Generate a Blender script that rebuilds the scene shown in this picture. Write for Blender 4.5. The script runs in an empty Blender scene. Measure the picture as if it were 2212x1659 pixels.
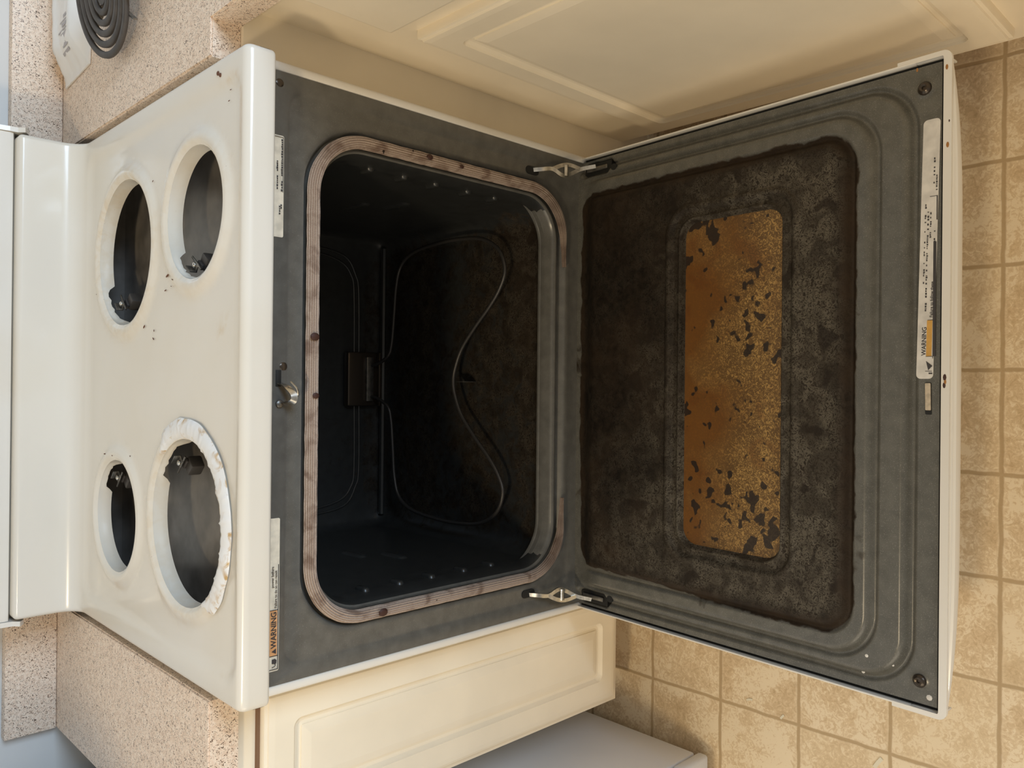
import bpy, bmesh, math, random
from math import sin, cos, pi, radians, sqrt, atan2, hypot
from mathutils import Vector, Matrix, noise as mnoise
from mathutils.geometry import delaunay_2d_cdt
random.seed(7)
S = bpy.context.scene
COL = S.collection

# ------------------------------------------------------------------ camera
CAM = dict(loc=(-0.0063, -0.8948, 1.3342), pitch=0.7767, roll=0.012, yaw=0.003, f=1745.65)
def cam_axes(p, r, y):
    f = Vector((sin(y)*cos(p), cos(y)*cos(p), -sin(p)))
    R = Vector((cos(y), -sin(y), 0)); U = R.cross(f)
    return f, R*cos(r)+U*sin(r), U*cos(r)-R*sin(r)
_f, _R, _U = cam_axes(CAM['pitch'], CAM['roll'], CAM['yaw'])
cd = bpy.data.cameras.new('camera'); cam = bpy.data.objects.new('camera', cd); COL.objects.link(cam)
_x, _y, _z = -_U, _R, -_f                       # phone held sideways: picture left is up
cam.matrix_world = Matrix(((_x.x, _y.x, _z.x, CAM['loc'][0]), (_x.y, _y.y, _z.y, CAM['loc'][1]),
                           (_x.z, _y.z, _z.z, CAM['loc'][2]), (0, 0, 0, 1)))
cd.sensor_fit = 'HORIZONTAL'; cd.sensor_width = 36; cd.lens = 36*CAM['f']/2212; cd.clip_start = 0.02
S.camera = cam

# ------------------------------------------------------------------ light and exposure
S.view_settings.view_transform = 'Standard'; S.view_settings.look = 'None'
S.view_settings.exposure = -0.80; S.view_settings.gamma = 1.0; S.view_settings.use_curve_mapping = False
W = bpy.data.worlds.new('world'); S.world = W; W.use_nodes = True
bg = W.node_tree.nodes['Background']               # room light: bright ceiling, dimmer towards the floor line
_t = W.node_tree; _g = _t.nodes.new('ShaderNodeTexCoord'); _s = _t.nodes.new('ShaderNodeSeparateXYZ'); _r = _t.nodes.new('ShaderNodeMapRange')
_t.links.new(_g.outputs['Generated'], _s.inputs[0]); _t.links.new(_s.outputs['Z'], _r.inputs['Value'])
for _k, _v in (('From Min', -.1), ('From Max', .75), ('To Min', .52), ('To Max', .62)): _r.inputs[_k].default_value = _v
_r.interpolation_type = 'SMOOTHSTEP'; _t.links.new(_r.outputs[0], bg.inputs[1])
bg.inputs[0].default_value = (1.0, .94, .84, 1)
def lamp(name, kind, loc, power, col, aim=None, **kw):
    d = bpy.data.lights.new(name, kind); d.energy = power; d.color = col
    for k, v in kw.items(): setattr(d, k, v)
    o = bpy.data.objects.new(name, d); COL.objects.link(o); o.location = loc
    if aim: o.rotation_euler = (Vector(aim)-Vector(loc)).to_track_quat('-Z', 'Y').to_euler()
    return o
lamp('ceiling_lamp_light', 'POINT', (-.90, -.95, 2.30), 84, (1, .80, .52), shadow_soft_size=.09)
lamp('added_left_fill', 'AREA', (-2.3, -1.5, 1.75), 32, (1, .86, .66), aim=(.45, -.3, .45), shape='RECTANGLE', size=1.6, size_y=1.5)  # added unseen fill from the left, brightens the right cabinet faces
lamp('window_daylight', 'AREA', (1.75, -2.75, 1.62), 145, (.58, .77, 1.0), aim=(-.3, .0, .6), shape='RECTANGLE', size=1.4, size_y=1.2)

# ------------------------------------------------------------------ helpers
class NT:
    def __init__(s, name):
        s.m = bpy.data.materials.new(name); s.m.use_nodes = True; s.t = s.m.node_tree
        s.b = s.t.nodes['Principled BSDF']
    def n(s, typ, **kw):
        x = s.t.nodes.new(typ)
        for k, v in kw.items():
            if k.startswith('_'): setattr(x, k[1:], v)
        for k, v in kw.items():
            if not k.startswith('_'): s.set(x, k, v)
        return x
    def set(s, node, key, v):
        key = key.replace('__', ' ')
        if key.isdigit() : key = int(key)
        elif key[0] == 'i' and key[1:].isdigit(): key = int(key[1:])
        i = node.inputs[key]
        if hasattr(v, 'is_output'): s.t.links.new(v, i)
        elif isinstance(v, (tuple, list)) and len(v) == 3 and i.type == 'RGBA': i.default_value = (*v, 1)
        else: i.default_value = v
    def bs(s, **kw):
        for k, v in kw.items(): s.set(s.b, k, v)
        return s
    def obj(s): return s.n('ShaderNodeTexCoord').outputs['Object']
    def attr(s, name): return s.n('ShaderNodeAttribute', _attribute_name=name).outputs['Fac']
    def noise(s, scale, detail=2, dist=0, rough=.5, vec=None):
        return s.n('ShaderNodeTexNoise', Vector=vec or s.obj(), Scale=scale, Detail=detail, Distortion=dist, Roughness=rough).outputs['Fac']
    def ramp(s, fac, stops, interp='LINEAR'):
        r = s.n('ShaderNodeValToRGB', Fac=fac); cr = r.color_ramp; cr.interpolation = interp
        while len(cr.elements) < len(stops): cr.elements.new(.5)
        for e, (p, c) in zip(cr.elements, stops):
            e.position = p; e.color = (*c, 1) if isinstance(c, (tuple, list)) else (c, c, c, 1)
        return r.outputs['Color']
    def mix(s, fac, a, b, mode='MIX'):
        x = s.n('ShaderNodeMix', _data_type='RGBA', _blend_type=mode)
        s.set(x, 'i0', fac); s.set(x, 'i6', a if hasattr(a, 'is_output') else (*a, 1)); s.set(x, 'i7', b if hasattr(b, 'is_output') else (*b, 1))
        return x.outputs[2]
    def math(s, op, a, b=0.0, c=None):
        x = s.n('ShaderNodeMath', _operation=op); s.set(x, 'i0', a); s.set(x, 'i1', b)
        if c is not None: s.set(x, 'i2', c)
        return x.outputs[0]
    def bump(s, h, strength=.3, dist=.002):
        return s.n('ShaderNodeBump', Height=h, Strength=strength, Distance=dist).outputs[0]

def simple(name, col, rough=.5, metal=0, spec=.5, var=0.0, vscale=30, bumps=0, bscale=200):
    t = NT(name); c = col
    if var:
        c = t.mix(t.ramp(t.noise(vscale, 3), [(.35, 0.0), (.65, 1.0)]), tuple(x*(1-var) for x in col), tuple(min(1, x*(1+var)) for x in col))
    t.bs(Base__Color=c, Roughness=rough, Metallic=metal, Specular__IOR__Level=spec)
    if bumps: t.bs(Normal=t.bump(t.noise(bscale, 2), bumps, .001))
    return t.m

def put(name, verts, faces, m, parent=None, smooth=True, angle=38, attrs=None):
    me = bpy.data.meshes.new(name); me.from_pydata([tuple(v) for v in verts], [], faces)
    bm = bmesh.new(); bm.from_mesh(me); bmesh.ops.recalc_face_normals(bm, faces=bm.faces); bm.to_mesh(me); bm.free()
    me.materials.append(m)
    if smooth: me.shade_smooth(); me.set_sharp_from_angle(angle=radians(angle))
    for k, vals in (attrs or {}).items():
        a = me.attributes.new(k, 'FLOAT', 'POINT'); a.data.foreach_set('value', vals)
    o = bpy.data.objects.new(name, me); COL.objects.link(o)
    if parent is not None:
        o.parent = parent
        if parent.parent is None and parent.type == 'EMPTY': o.location = -parent.location
    return o
def thing(name, label, cat, loc, group=None):
    o = bpy.data.objects.new(name, None); COL.objects.link(o); o.location = loc; o.empty_display_size = .05
    tag(o, label, cat, group); return o
def tag(o, label, cat, group=None):
    o['label'] = label; o['category'] = cat
    if group: o['group'] = group
    return o
def struct(o, label=None):
    o['kind'] = 'structure'
    if label: o['label'] = label
    return o

class G:                                            # geometry collector
    def __init__(s): s.v = []; s.f = []
    def add(s, v, f):
        k = len(s.v); s.v += [tuple(x) for x in v]; s.f += [[i+k for i in q] for q in f]; return s
    def box(s, lo, hi, bev=0, seg=2):
        bm = bmesh.new(); bmesh.ops.create_cube(bm, size=1)
        for v in bm.verts: v.co = Vector([(lo[i]+hi[i])/2+v.co[i]*(hi[i]-lo[i]) for i in range(3)])
        if bev: bmesh.ops.bevel(bm, geom=bm.edges[:], offset=bev, segments=seg, profile=.5, affect='EDGES')
        bm.verts.index_update(); s.add([v.co.copy() for v in bm.verts], [[v.index for v in f.verts] for f in bm.faces]); bm.free(); return s
    def loft(s, loops, closed=True, cap0=False, cap1=False):
        n = len(loops[0]); v = [p for l in loops for p in l]; f = []
        for a in range(len(loops)-1):
            for i in range(n if closed else n-1):
                j = (i+1) % n; f.append([a*n+i, a*n+j, (a+1)*n+j, (a+1)*n+i])
        if cap0: f.append(list(range(n))[::-1])
        if cap1: f.append([(len(loops)-1)*n+i for i in range(n)])
        return s.add(v, f)
    def tube(s, path, r, n=10, closed=False, prof=None, up=None, cap=True):
        P = [Vector(p) for p in path]; L = len(P); loops = []; N = None
        for i in range(L):
            a = P[i-1] if (i or closed) else P[0]; b = P[(i+1) % L] if (i < L-1 or closed) else P[-1]
            T = (b-a).normalized()
            if up is not None: N = Vector(up); N = (N-T*N.dot(T)).normalized()
            elif N is None:
                N = T.orthogonal().normalized()
            else: N = (N-T*N.dot(T)).normalized()
            B = T.cross(N); rr_ = r[i] if isinstance(r, (list, tuple)) else r
            if prof: loops.append([P[i]+N*a_+B*b_ for a_, b_ in prof])
            else: loops.append([P[i]+N*cos(2*pi*k/n)*rr_+B*sin(2*pi*k/n)*rr_ for k in range(n)])
        if closed: loops.append(loops[0])
        return s.loft(loops, True, cap and not closed, cap and not closed)
    def ball(s, c, r, n=12, m=8, sx=1, sy=1, sz=1, mat=None):
        loops = []
        for i in range(1, m):
            a = pi*i/m; loops.append([Vector((r*sx*sin(a)*cos(2*pi*k/n), r*sy*sin(a)*sin(2*pi*k/n), r*sz*cos(a))) for k in range(n)])
        M = mat or Matrix.Identity(3); loops = [[Vector(c)+M @ p for p in l] for l in loops]
        return s.loft(loops, True, True, True)
    def put(s, name, m, parent=None, **kw): return put(name, s.v, s.f, m, parent, **kw)

def rr(hx, hy, r, n=8, cx=0, cy=0):
    r = max(r, 1e-4); out = []
    for qx, qy, a0 in ((1, 1, 0), (-1, 1, pi/2), (-1, -1, pi), (1, -1, 3*pi/2)):
        for k in range(n+1):
            a = a0+pi/2*k/n; out.append((cx+qx*(hx-r)+r*cos(a), cy+qy*(hy-r)+r*sin(a)))
    return out
def rr4(x0, x1, y0, y1, r, n=8): return rr((x1-x0)/2, (y1-y0)/2, r, n, (x0+x1)/2, (y0+y1)/2)
def sdrr(x, y, hx, hy, r, cx=0, cy=0):
    qx = abs(x-cx)-hx+r; qy = abs(y-cy)-hy+r
    return hypot(max(qx, 0), max(qy, 0))+min(max(qx, qy), 0)-r
def lin(a, b, x):
    t = min(1, max(0, (x-a)/(b-a))); return t*(.75+.75*t-.5*t*t)
def sst(a, b, x):
    t = min(1, max(0, (x-a)/(b-a))); return t*t*(3-2*t)
def smooth_path(pts, k=8, closed=False):
    P = [Vector(p) for p in pts]; n = len(P); out = []
    for i in range(n if closed else n-1):
        p0 = P[i-1] if (i or closed) else P[0]; p1 = P[i]; p2 = P[(i+1) % n]; p3 = P[(i+2) % n] if (i+2 < n or closed) else P[-1]
        for j in range(k):
            t = j/k; out.append(.5*((2*p1)+(p2-p0)*t+(2*p0-5*p1+4*p2-p3)*t*t+(3*p1-p0-3*p2+p3)*t**3))
    if not closed: out.append(P[-1])
    return out
def fbm(x, y, z, s, o=3): return mnoise.fractal(Vector((x*s, y*s, z*s)), 1.0, 2.0, o)
def text_mesh(txt, size, M, m, parent, name='lettering', bold=0.0, sx=1.0):
    c = bpy.data.curves.new('t', 'FONT'); c.body = txt; c.size = size; c.offset = bold; c.resolution_u = 3
    o = bpy.data.objects.new('t', c); COL.objects.link(o)
    bpy.context.view_layer.update()
    me = bpy.data.meshes.new_from_object(o.evaluated_get(bpy.context.evaluated_depsgraph_get()))
    bpy.data.objects.remove(o); bpy.data.curves.remove(c)
    me.transform(Matrix.Scale(sx, 4, (1, 0, 0))); me.transform(M); me.materials.clear(); me.materials.append(m); me.name = name
    q = bpy.data.objects.new(name, me); COL.objects.link(q); q.parent = parent
    return q

# ------------------------------------------------------------------ materials
def enamel(name, base, yellow, rough=.2, stain=False):
    t = NT(name); k = t.ramp(t.noise(5, 3), [(.4, 0.0), (.75, 1.0)])
    c = t.mix(k, base, yellow)
    if stain:
        a = t.attr('stain'); br = t.ramp(t.noise(70, 4, .6), [(.42, 0.0), (.6, 1.0)])
        c = t.mix(t.math('MULTIPLY', a, t.math('ADD', t.math('MULTIPLY', br, .55), .3)), c, (.62, .47, .27))
        sp = t.ramp(t.noise(160, 1, .4), [(.76, 0.0), (.79, 1.0)])
        c = t.mix(t.math('MULTIPLY', sp, t.math('MULTIPLY', a, .8)), c, (.20, .10, .05))
    t.bs(Base__Color=c, Roughness=rough, Specular__IOR__Level=.5, Coat__Weight=.25, Coat__Roughness=.08)
    return t.m
M_COOK = enamel('enamel_cooktop', (.75, .71, .63), (.72, .665, .56), .22, True)
M_ENAM = enamel('enamel_white', (.77, .74, .68), (.74, .69, .60), .25)
M_FRIDGE = simple('fridge_paint', (.80, .82, .86), .4, var=.02, vscale=6, bumps=.05, bscale=700)

def laminate():
    t = NT('speckled_laminate'); o = t.obj()
    base = t.ramp(t.noise(220, 2, .5), [(.35, (.76, .585, .445)), (.5, (.84, .68, .535)), (.66, (.90, .76, .62))])
    n = t.n('ShaderNodeMapping', Vector=o, Scale=(1, 1, 1)).outputs[0]
    f1 = t.ramp(t.noise(260, 1.5, 2.2, vec=n), [(.37, 1.0), (.40, 0.0)])
    f2 = t.ramp(t.noise(520, 1, 1.0), [(.30, 1.0), (.34, 0.0)])
    c = t.mix(f1, base, (.135, .085, .055)); c = t.mix(t.math('MULTIPLY', f2, .8), c, (.36, .25, .17))
    t.bs(Base__Color=c, Roughness=.42, Specular__IOR__Level=.4)
    return t.m
M_LAM = laminate()

def vinyl():
    t = NT('vinyl_tile'); o = t.obj(); ts = .1526; ox, oy = .4821, -.5555
    sep = t.n('ShaderNodeSeparateXYZ', Vector=o)
    u = t.math('DIVIDE', t.math('SUBTRACT', sep.outputs[0], ox), ts); v = t.math('DIVIDE', t.math('SUBTRACT', sep.outputs[1], oy), ts)
    wob = t.math('MULTIPLY', t.math('SUBTRACT', t.noise(25, 2), .5), .035)
    def edge(w):
        w = t.math('ADD', w, wob); fr = t.math('FRACT', t.math('ADD', w, 100.5)); return t.math('ABSOLUTE', t.math('SUBTRACT', fr, .5))
    e = t.math('MINIMUM', edge(u), edge(v))
    grout = t.ramp(e, [(.014, 1.0), (.026, 0.0)]); lipb = t.ramp(e, [(.026, 1.0), (.05, 0.0)])
    cell = t.n('ShaderNodeCombineXYZ', X=t.math('FLOOR', u), Y=t.math('FLOOR', v))
    wn = t.n('ShaderNodeTexWhiteNoise', Vector=cell.outputs[0])
    off = t.n('ShaderNodeVectorMath', _operation='ADD', i0=o, i1=t.n('ShaderNodeVectorMath', _operation='SCALE', i0=wn.outputs['Color'], Scale=3.0).outputs[0]).outputs[0]
    big = t.noise(14, 3, .4, vec=off); fine = t.noise(95, 4, 1.6, .66, vec=off); fin2 = t.noise(190, 3, 1.2, .6, vec=off)
    a = t.math('ADD', t.math('MULTIPLY', big, .75), t.math('ADD', t.math('MULTIPLY', fine, .85), t.math('MULTIPLY', fin2, .3)))
    c = t.ramp(a, [(.66, (.56, .405, .235)), (.86, (.70, .535, .335)), (.98, (.79, .63, .42)), (1.12, (.87, .73, .52))])
    c = t.mix(t.math('MULTIPLY', t.math('SUBTRACT', wn.outputs['Value'], .4), .4), c, (.82, .67, .44))
    c = t.mix(t.math('MULTIPLY', grout, .9), c, (.49, .355, .20)); c = t.mix(t.math('MULTIPLY', lipb, t.math('SUBTRACT', .35, t.math('MULTIPLY', grout, .35))), c, (.84, .70, .49))
    h = t.math('SUBTRACT', t.math('MULTIPLY', a, .25), grout)
    t.bs(Base__Color=c, Roughness=.5, Specular__IOR__Level=.3, Normal=t.bump(h, .35, .0015))
    return t.m
M_FLOOR = vinyl()

def porcelain(name, col=(.058, .060, .056), speck=.62, rough=.33, grime=False):
    t = NT(name)
    s = t.ramp(t.noise(900, 1), [(speck, 0.0), (speck+.12, 1.0)])
    d = t.noise(60, 3); base = t.mix(t.ramp(d, [(.3, 0.0), (.7, 1.0)]), tuple(x*.85 for x in col), tuple(x*1.15 for x in col))
    c = t.mix(t.math('MULTIPLY', s, .45), base, tuple(min(1, x*2.4+.02) for x in col))
    r = rough
    if grime:
        g = t.attr('grime'); ash = t.attr('ash'); rust = t.attr('rust')
        g2 = t.ramp(t.math('ADD', g, t.math('MULTIPLY', t.math('SUBTRACT', t.noise(45, 4, .8), .5), .9)), [(.38, 0.0), (.62, 1.0)])
        wn = t.noise(170, 3, 1.6, .6); worm = t.ramp(wn, [(.40, 0.0), (.475, 1.0), (.525, 1.0), (.60, 0.0)])
        patch = t.ramp(t.noise(34, 3, .6), [(.40, .30), (.58, 1.0)])
        crust = t.mix(t.ramp(t.noise(90, 3, .5), [(.35, 0.0), (.65, 1.0)]), (.007, .005, .0035), (.019, .0135, .009))
        crust = t.mix(t.math('MULTIPLY', ash, .6), crust, (.036, .030, .022))
        crust = t.mix(t.math('MULTIPLY', t.math('MULTIPLY', t.math('ADD', t.math('MULTIPLY', ash, .85), .12), patch), worm), crust, (.125, .110, .084))
        dk = t.ramp(t.noise(26, 2, .4), [(.62, 0.0), (.68, .8)]); crust = t.mix(dk, crust, (.016, .012, .009))
        crust = t.mix(t.math('MULTIPLY', rust, t.ramp(t.noise(20, 3, .5), [(.35, .25), (.7, .75)])), crust, (.042, .026, .014))
        c = t.mix(g2, c, crust)
        r = t.ramp(g2, [(0, rough), (1, .6)])
        t.bs(Normal=t.bump(t.math('MULTIPLY', wn, g2), .5, .0008))
    t.bs(Base__Color=c, Roughness=r, Specular__IOR__Level=t.ramp(g2, [(0, .5), (1, .16)]) if grime else .5)
    return t.m
M_FRAME = porcelain('porcelain_frame', (.112, .108, .096), .66, .28)
M_DOOR = porcelain('porcelain_door_baked', (.108, .104, .089), .60, .27, True)
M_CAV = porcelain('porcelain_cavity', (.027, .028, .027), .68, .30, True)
M_BOX = simple('burner_box_enamel', (.17, .155, .138), .3, var=.25, vscale=25)

def gasket_mat():
    t = NT('woven_gasket'); w = t.ramp(t.noise(1100, 2), [(.35, 0.0), (.65, 1.0)])
    c = t.mix(t.math('ADD', t.math('MULTIPLY', w, .35), t.math('MULTIPLY', t.attr('rib_shade'), .65)), (.22, .15, .11), (.52, .43, .36))  # fine weave noise plus shade painted into the grooves between ribs
    st = t.ramp(t.noise(38, 4, .7), [(.50, 0.0), (.66, 1.0)]); c = t.mix(t.math('MULTIPLY', st, .65), c, (.115, .062, .040))
    c = t.mix(t.math('MULTIPLY', t.attr('char'), .85), c, (.065, .040, .028))
    bk = t.ramp(t.noise(55, 2, .3), [(.735, 0.0), (.75, 1.0)]); c = t.mix(bk, c, (.02, .015, .012))
    t.bs(Base__Color=c, Roughness=.8, Specular__IOR__Level=.2, Normal=t.bump(t.noise(1100, 2), .4, .0006)); return t.m
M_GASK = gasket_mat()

def glass_mat():
    t = NT('baked_window_glass'); g = t.attr('far')
    n1 = t.noise(150, 4, 1.8, .62); n2 = t.noise(24, 3, .7); big = t.noise(10, 2, .3)
    # soot veins over an amber film; the film is cleaner towards the far long side
    rid = t.math('ABSOLUTE', t.math('SUBTRACT', n1, .5))
    v = t.ramp(t.math('ADD', rid, t.math('MULTIPLY', t.math('SUBTRACT', n2, .5), .12)), [(.045, 1.0), (.10, 0.0)])
    v = t.math('MULTIPLY', v, t.ramp(t.math('ADD', g, t.math('MULTIPLY', t.math('SUBTRACT', big, .5), 1.2)), [(.05, .30), (.55, 1.0)]))
    amber = t.mix(t.ramp(t.math('ADD', g, t.math('MULTIPLY', t.math('SUBTRACT', big, .5), 1.6)), [(.15, 0.0), (.85, 1.0)]), (.180, .075, .017), (.42, .255, .085))
    amber = t.mix(t.ramp(n2, [(.55, 0.0), (.7, .55)]), amber, (.13, .045, .012))
    c = t.mix(t.math('MULTIPLY', v, .85), amber, (.085, .045, .018))
    blob = t.ramp(t.math('ADD', t.noise(60, 1.5, .2), t.math('MULTIPLY', t.math('SUBTRACT', t.noise(13, 2), .5), .55)), [(.622, 0.0), (.65, 1.0)])
    c = t.mix(t.math('MULTIPLY', blob, .92), c, (.022, .017, .014))
    t.bs(Base__Color=c, Roughness=.34, Specular__IOR__Level=.45, Normal=t.bump(n1, .25, .0005)); return t.m
M_GLASS = glass_mat()
M_THERMO = simple('almond_thermofoil', (.90, .80, .625), .42, var=.03, vscale=9)
M_GAP = simple('raw_particleboard', (.20, .11, .06), .9)
M_DARK = simple('black_recess', (.008, .008, .007), .7)
M_METAL = simple('bright_steel', (.62, .60, .55), .25, metal=1, var=.2, vscale=120)
M_DULL = simple('dull_steel', (.22, .21, .19), .4, metal=.9, var=.3, vscale=90)
M_SCREW = simple('browned_screw', (.07, .055, .042), .25, metal=.6)
M_COIL = simple('element_sheath', (.060, .052, .046), .55, var=.2, vscale=60)
M_BAKE = simple('bake_element_sheath', (.06, .056, .052), .42, metal=.5)
M_LABEL = simple('aged_label', (.74, .66, .52), .5, var=.15, vscale=70)
M_LABD = simple('silvered_label', (.66, .63, .58), .35, var=.12, vscale=60)
M_ORANGE = simple('label_orange', (.72, .36, .15), .5, var=.1, vscale=80)
M_AMBER = simple('label_amber', (.60, .33, .07), .5, var=.1, vscale=80)
M_INK = simple('label_ink', (.045, .04, .04), .6)
M_RUST = simple('rusty_residue', (.36, .16, .04), .6)
M_CHAR = simple('charred_residue', (.05, .018, .012), .6)
M_CHARC = simple('receptacle_ceramic', (.055, .050, .046), .5)
M_BEIGE = simple('latch_insulation', (.52, .44, .33), .8, var=.2, vscale=120)
M_BAG = simple('white_poly_mailer', (.80, .79, .76), .3, var=.02)
M_PRINT = simple('grey_print', (.42, .40, .41), .5)
M_CRUMB = simple('brown_crumb', (.13, .055, .03), .7)
M_CHIP = simple('pale_paint_chip', (.80, .74, .58), .5)
M_WALL = simple('painted_wall', (.70, .69, .66), .6, bumps=.05, bscale=90)
M_PEEL = NT('peeling_enamel')
_k = M_PEEL.ramp(M_PEEL.noise(55, 4, .8), [(.54, 0.0), (.68, 1.0)])
_e = M_PEEL.math('MULTIPLY', _k, M_PEEL.attr('rim'))
M_PEEL.bs(Base__Color=M_PEEL.mix(_e, (.80, .80, .79), (.52, .34, .14)), Roughness=.35); M_PEEL = M_PEEL.m

# ------------------------------------------------------------------ setting
g = G(); g.box((-2.2, -2.6, -.05), (2.2, .75, 0)); struct(g.put('floor', M_FLOOR, smooth=False))
g = G(); g.box((-2.2, .69, 0), (2.2, .75, 2.5)); struct(g.put('wall_back', M_WALL, smooth=False))

# ------------------------------------------------------------------ electric range
RNG = thing('electric_range', 'white electric range with its oven door hanging open and all four burners removed', 'range', (0, .28, 0))
HOLES = {'rf': (.207, .107, .0834, .145, .151), 'rr': (.183, .349, .1064, .109, .421),
         'lf': (-.184, .125, .1062, -.111, .194), 'lr': (-.205, .371, .0827, -.146, .432)}
ZT = .9135
# --- cooktop: one pressed sheet (front lip, dished top with four openings, riser), unrolled in (x, s)
YF, RF_, S_TOP0 = -.036, .011, 0.0
LIPH = .0325; RB = .030; YB = .540; RISE = .060
seg = []
s_lip = LIPH-RF_                                   # straight lip
s_roll = s_lip+RF_*pi/2
s_flat = s_roll+(YB-RB)-(YF+RF_)
s_curv = s_flat+RB*pi/2
s_rise = s_curv+RISE-.008
s_end = s_rise+.008*pi/2+.02
s_min = -.005*pi/2-.02
def sheet(s):                                      # -> y, z, normal(y, z)
    if s < -.005*pi/2: return (YF+.005+(-.005*pi/2-s), ZT-LIPH-.005, 0, -1)
    if s < 0:
        a = -s/.005; return (YF+.005-.005*cos(a), ZT-LIPH-.005*sin(a), -cos(a), -sin(a))
    if s < s_lip: return (YF, ZT-LIPH+s, -1, 0)
    if s < s_roll:
        a = (s-s_lip)/RF_; return (YF+RF_-RF_*cos(a), ZT-RF_+RF_*sin(a), -cos(a), sin(a))
    if s < s_flat: return (YF+RF_+s-s_roll, ZT, 0, 1)
    if s < s_curv:
        a = (s-s_flat)/RB; return (YB-RB+RB*sin(a), ZT+RB-RB*cos(a), -sin(a), cos(a))
    if s < s_rise: return (YB, ZT+RB+(s-s_curv), -1, 0)
    a = min((s-s_rise)/.008, pi/2); e = max(0, s-s_rise-.008*pi/2)
    return (YB+.008-.008*cos(a)+e, ZT+RB+s_rise-s_curv+.008*sin(a), -cos(a), sin(a))
def y2s(y): return s_roll+(y-YF-RF_)
XW = .3795; RS = .007
def cooktop():
    pts = []; 
    xs_flat = XW-RS
    xe = xs_flat+RS*pi/2+.012
    xs = sorted(set([round(-xs_flat+2*xs_flat*i/92, 5) for i in range(93)]))
    xroll = [xs_flat+RS*pi/2*k/5 for k in range(1, 6)]+[xe]
    xs = [-a for a in xroll[::-1]]+xs+xroll
    ss = [s_min, -.005*pi/2]+[-.005*pi/2*(1-k/4) for k in range(1, 4)]+[0, .008, .016, .022]+[s_lip+RF_*pi/2*k/7 for k in range(8)]
    ns = 66; ss += [s_roll+(s_flat-s_roll)*k/ns for k in range(1, ns+1)]
    ss += [s_flat+RB*pi/2*k/10 for k in range(1, 11)]+[s_curv+(s_rise-s_curv)*k/5 for k in range(1, 6)]
    ss += [s_rise+.008*pi/2*k/5 for k in range(1, 6)]+[s_end]
    edges = []
    for h in HOLES.values():
        for k, dr in enumerate((0, .0015, .004, .007, .011, .015, .020, .026)):
            n = 96; b = len(pts)
            for i in range(n): pts.append((h[0]+(h[2]+dr)*cos(2*pi*i/n), y2s(h[1])+(h[2]+dr)*sin(2*pi*i/n)))
            if k == 0: edges += [(b+i, b+(i+1) % n) for i in range(n)]
    for x in xs:
        for s in ss:
            if all(hypot(x-h[0], s-y2s(h[1])) > h[2]+.0285 for h in HOLES.values()): pts.append((x, s))
    V, E_, F, *_r = delaunay_2d_cdt([Vector(p) for p in pts], edges, [], 0, 1e-6)
    stain = []; out = []
    for p in V:
        x, s = p.x, p.y
        y, z, ny, nz = sheet(s)
        dz = 0; st = 0
        if s_roll-.002 < s < s_flat+.01:
            d = sdrr(x, y, .352, .268, .03, 0, .2435)         # dished field inside a raised rim
            dz -= .0045*sst(.004, -.014, d)
            st = max(st, .55*sst(.010, .001, abs(d+.004))*(1 if x > .2 else .4)*sst(.05, .0, y) )
            for kx, h in HOLES.items():
                r = hypot(x-h[0], y-h[1])-h[2]
                dz += .0062*sst(.025, .011, r)-.0045*sst(.006, -.0002, r)
                w = {'rr': .75, 'lf': .5, 'rf': .35, 'lr': .15}[kx]
                nn = fbm(x, y, 0, 22)
                st = max(st, w*sst(.034+.012*nn, .004, r)*(.6+.5*fbm(x, y, 3, 14)))
            nn = fbm(x, y, 5, 40); st = max(st, .8*sst(.03, .0, hypot((x-.05)*.7, y-.02)) * (1 if nn > .15 else 0))
        stain.append(max(0, min(1, st)))
        q = Vector((x, y+ny*dz, z+nz*dz)); ax = abs(x)
        if ax > XW-RS:
            a = min((ax-(XW-RS))/RS, pi/2); e = max(0, ax-(XW-RS)-RS*pi/2)
            q.x = math.copysign(XW-RS+RS*sin(a), x); dep = RS*(1-cos(a))+e
            q.y -= ny*dep; q.z -= nz*dep
        out.append(q)
    faces = []
    for f in F:
        cx = sum(V[i].x for i in f)/3; cs = sum(V[i].y for i in f)/3
        if all(hypot(cx-h[0], cs-y2s(h[1])) > h[2]-.0002 for h in HOLES.values()): faces.append(list(f))
    # inward flange round each opening, with the ragged cut-out where the plug block sits
    for kx, h in HOLES.items():
        n = 96; loops = []; ta = atan2(h[4]-h[1], h[3]-h[0])
        for lv in range(6):
            L = []
            for i in range(n):
                a = 2*pi*i/n; da = (a-ta+pi) % (2*pi)-pi
                dep = .019
                if abs(da) < .42: dep = .0085+.004*mnoise.noise(Vector((a*14, h[2]*50, 0)))+.010*sst(.30, .42, abs(da))
                t_ = lv/5; zb = ZT-.0028
                L.append(Vector((h[0]+(h[2]-.0022*sst(0, 1, t_))*cos(a), h[1]+(h[2]-.0022*sst(0, 1, t_))*sin(a), zb-dep*t_)))
            loops.append(L)
        b = len(out); 
        for L in loops: out += L; stain += [{'rr': .35, 'lf': .25, 'rf': .12, 'lr': .05}[kx]]*n
        for a in range(5):
            for i in range(n): faces.append([b+a*n+i, b+a*n+(i+1) % n, b+(a+1)*n+(i+1) % n, b+(a+1)*n+i])
    return put('cooktop', out, faces, M_COOK, RNG, angle=50, attrs={'stain': stain})
COOK = cooktop()
COOK['label'] = 'glossy white cooktop sheet with four empty burner openings'

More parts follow.
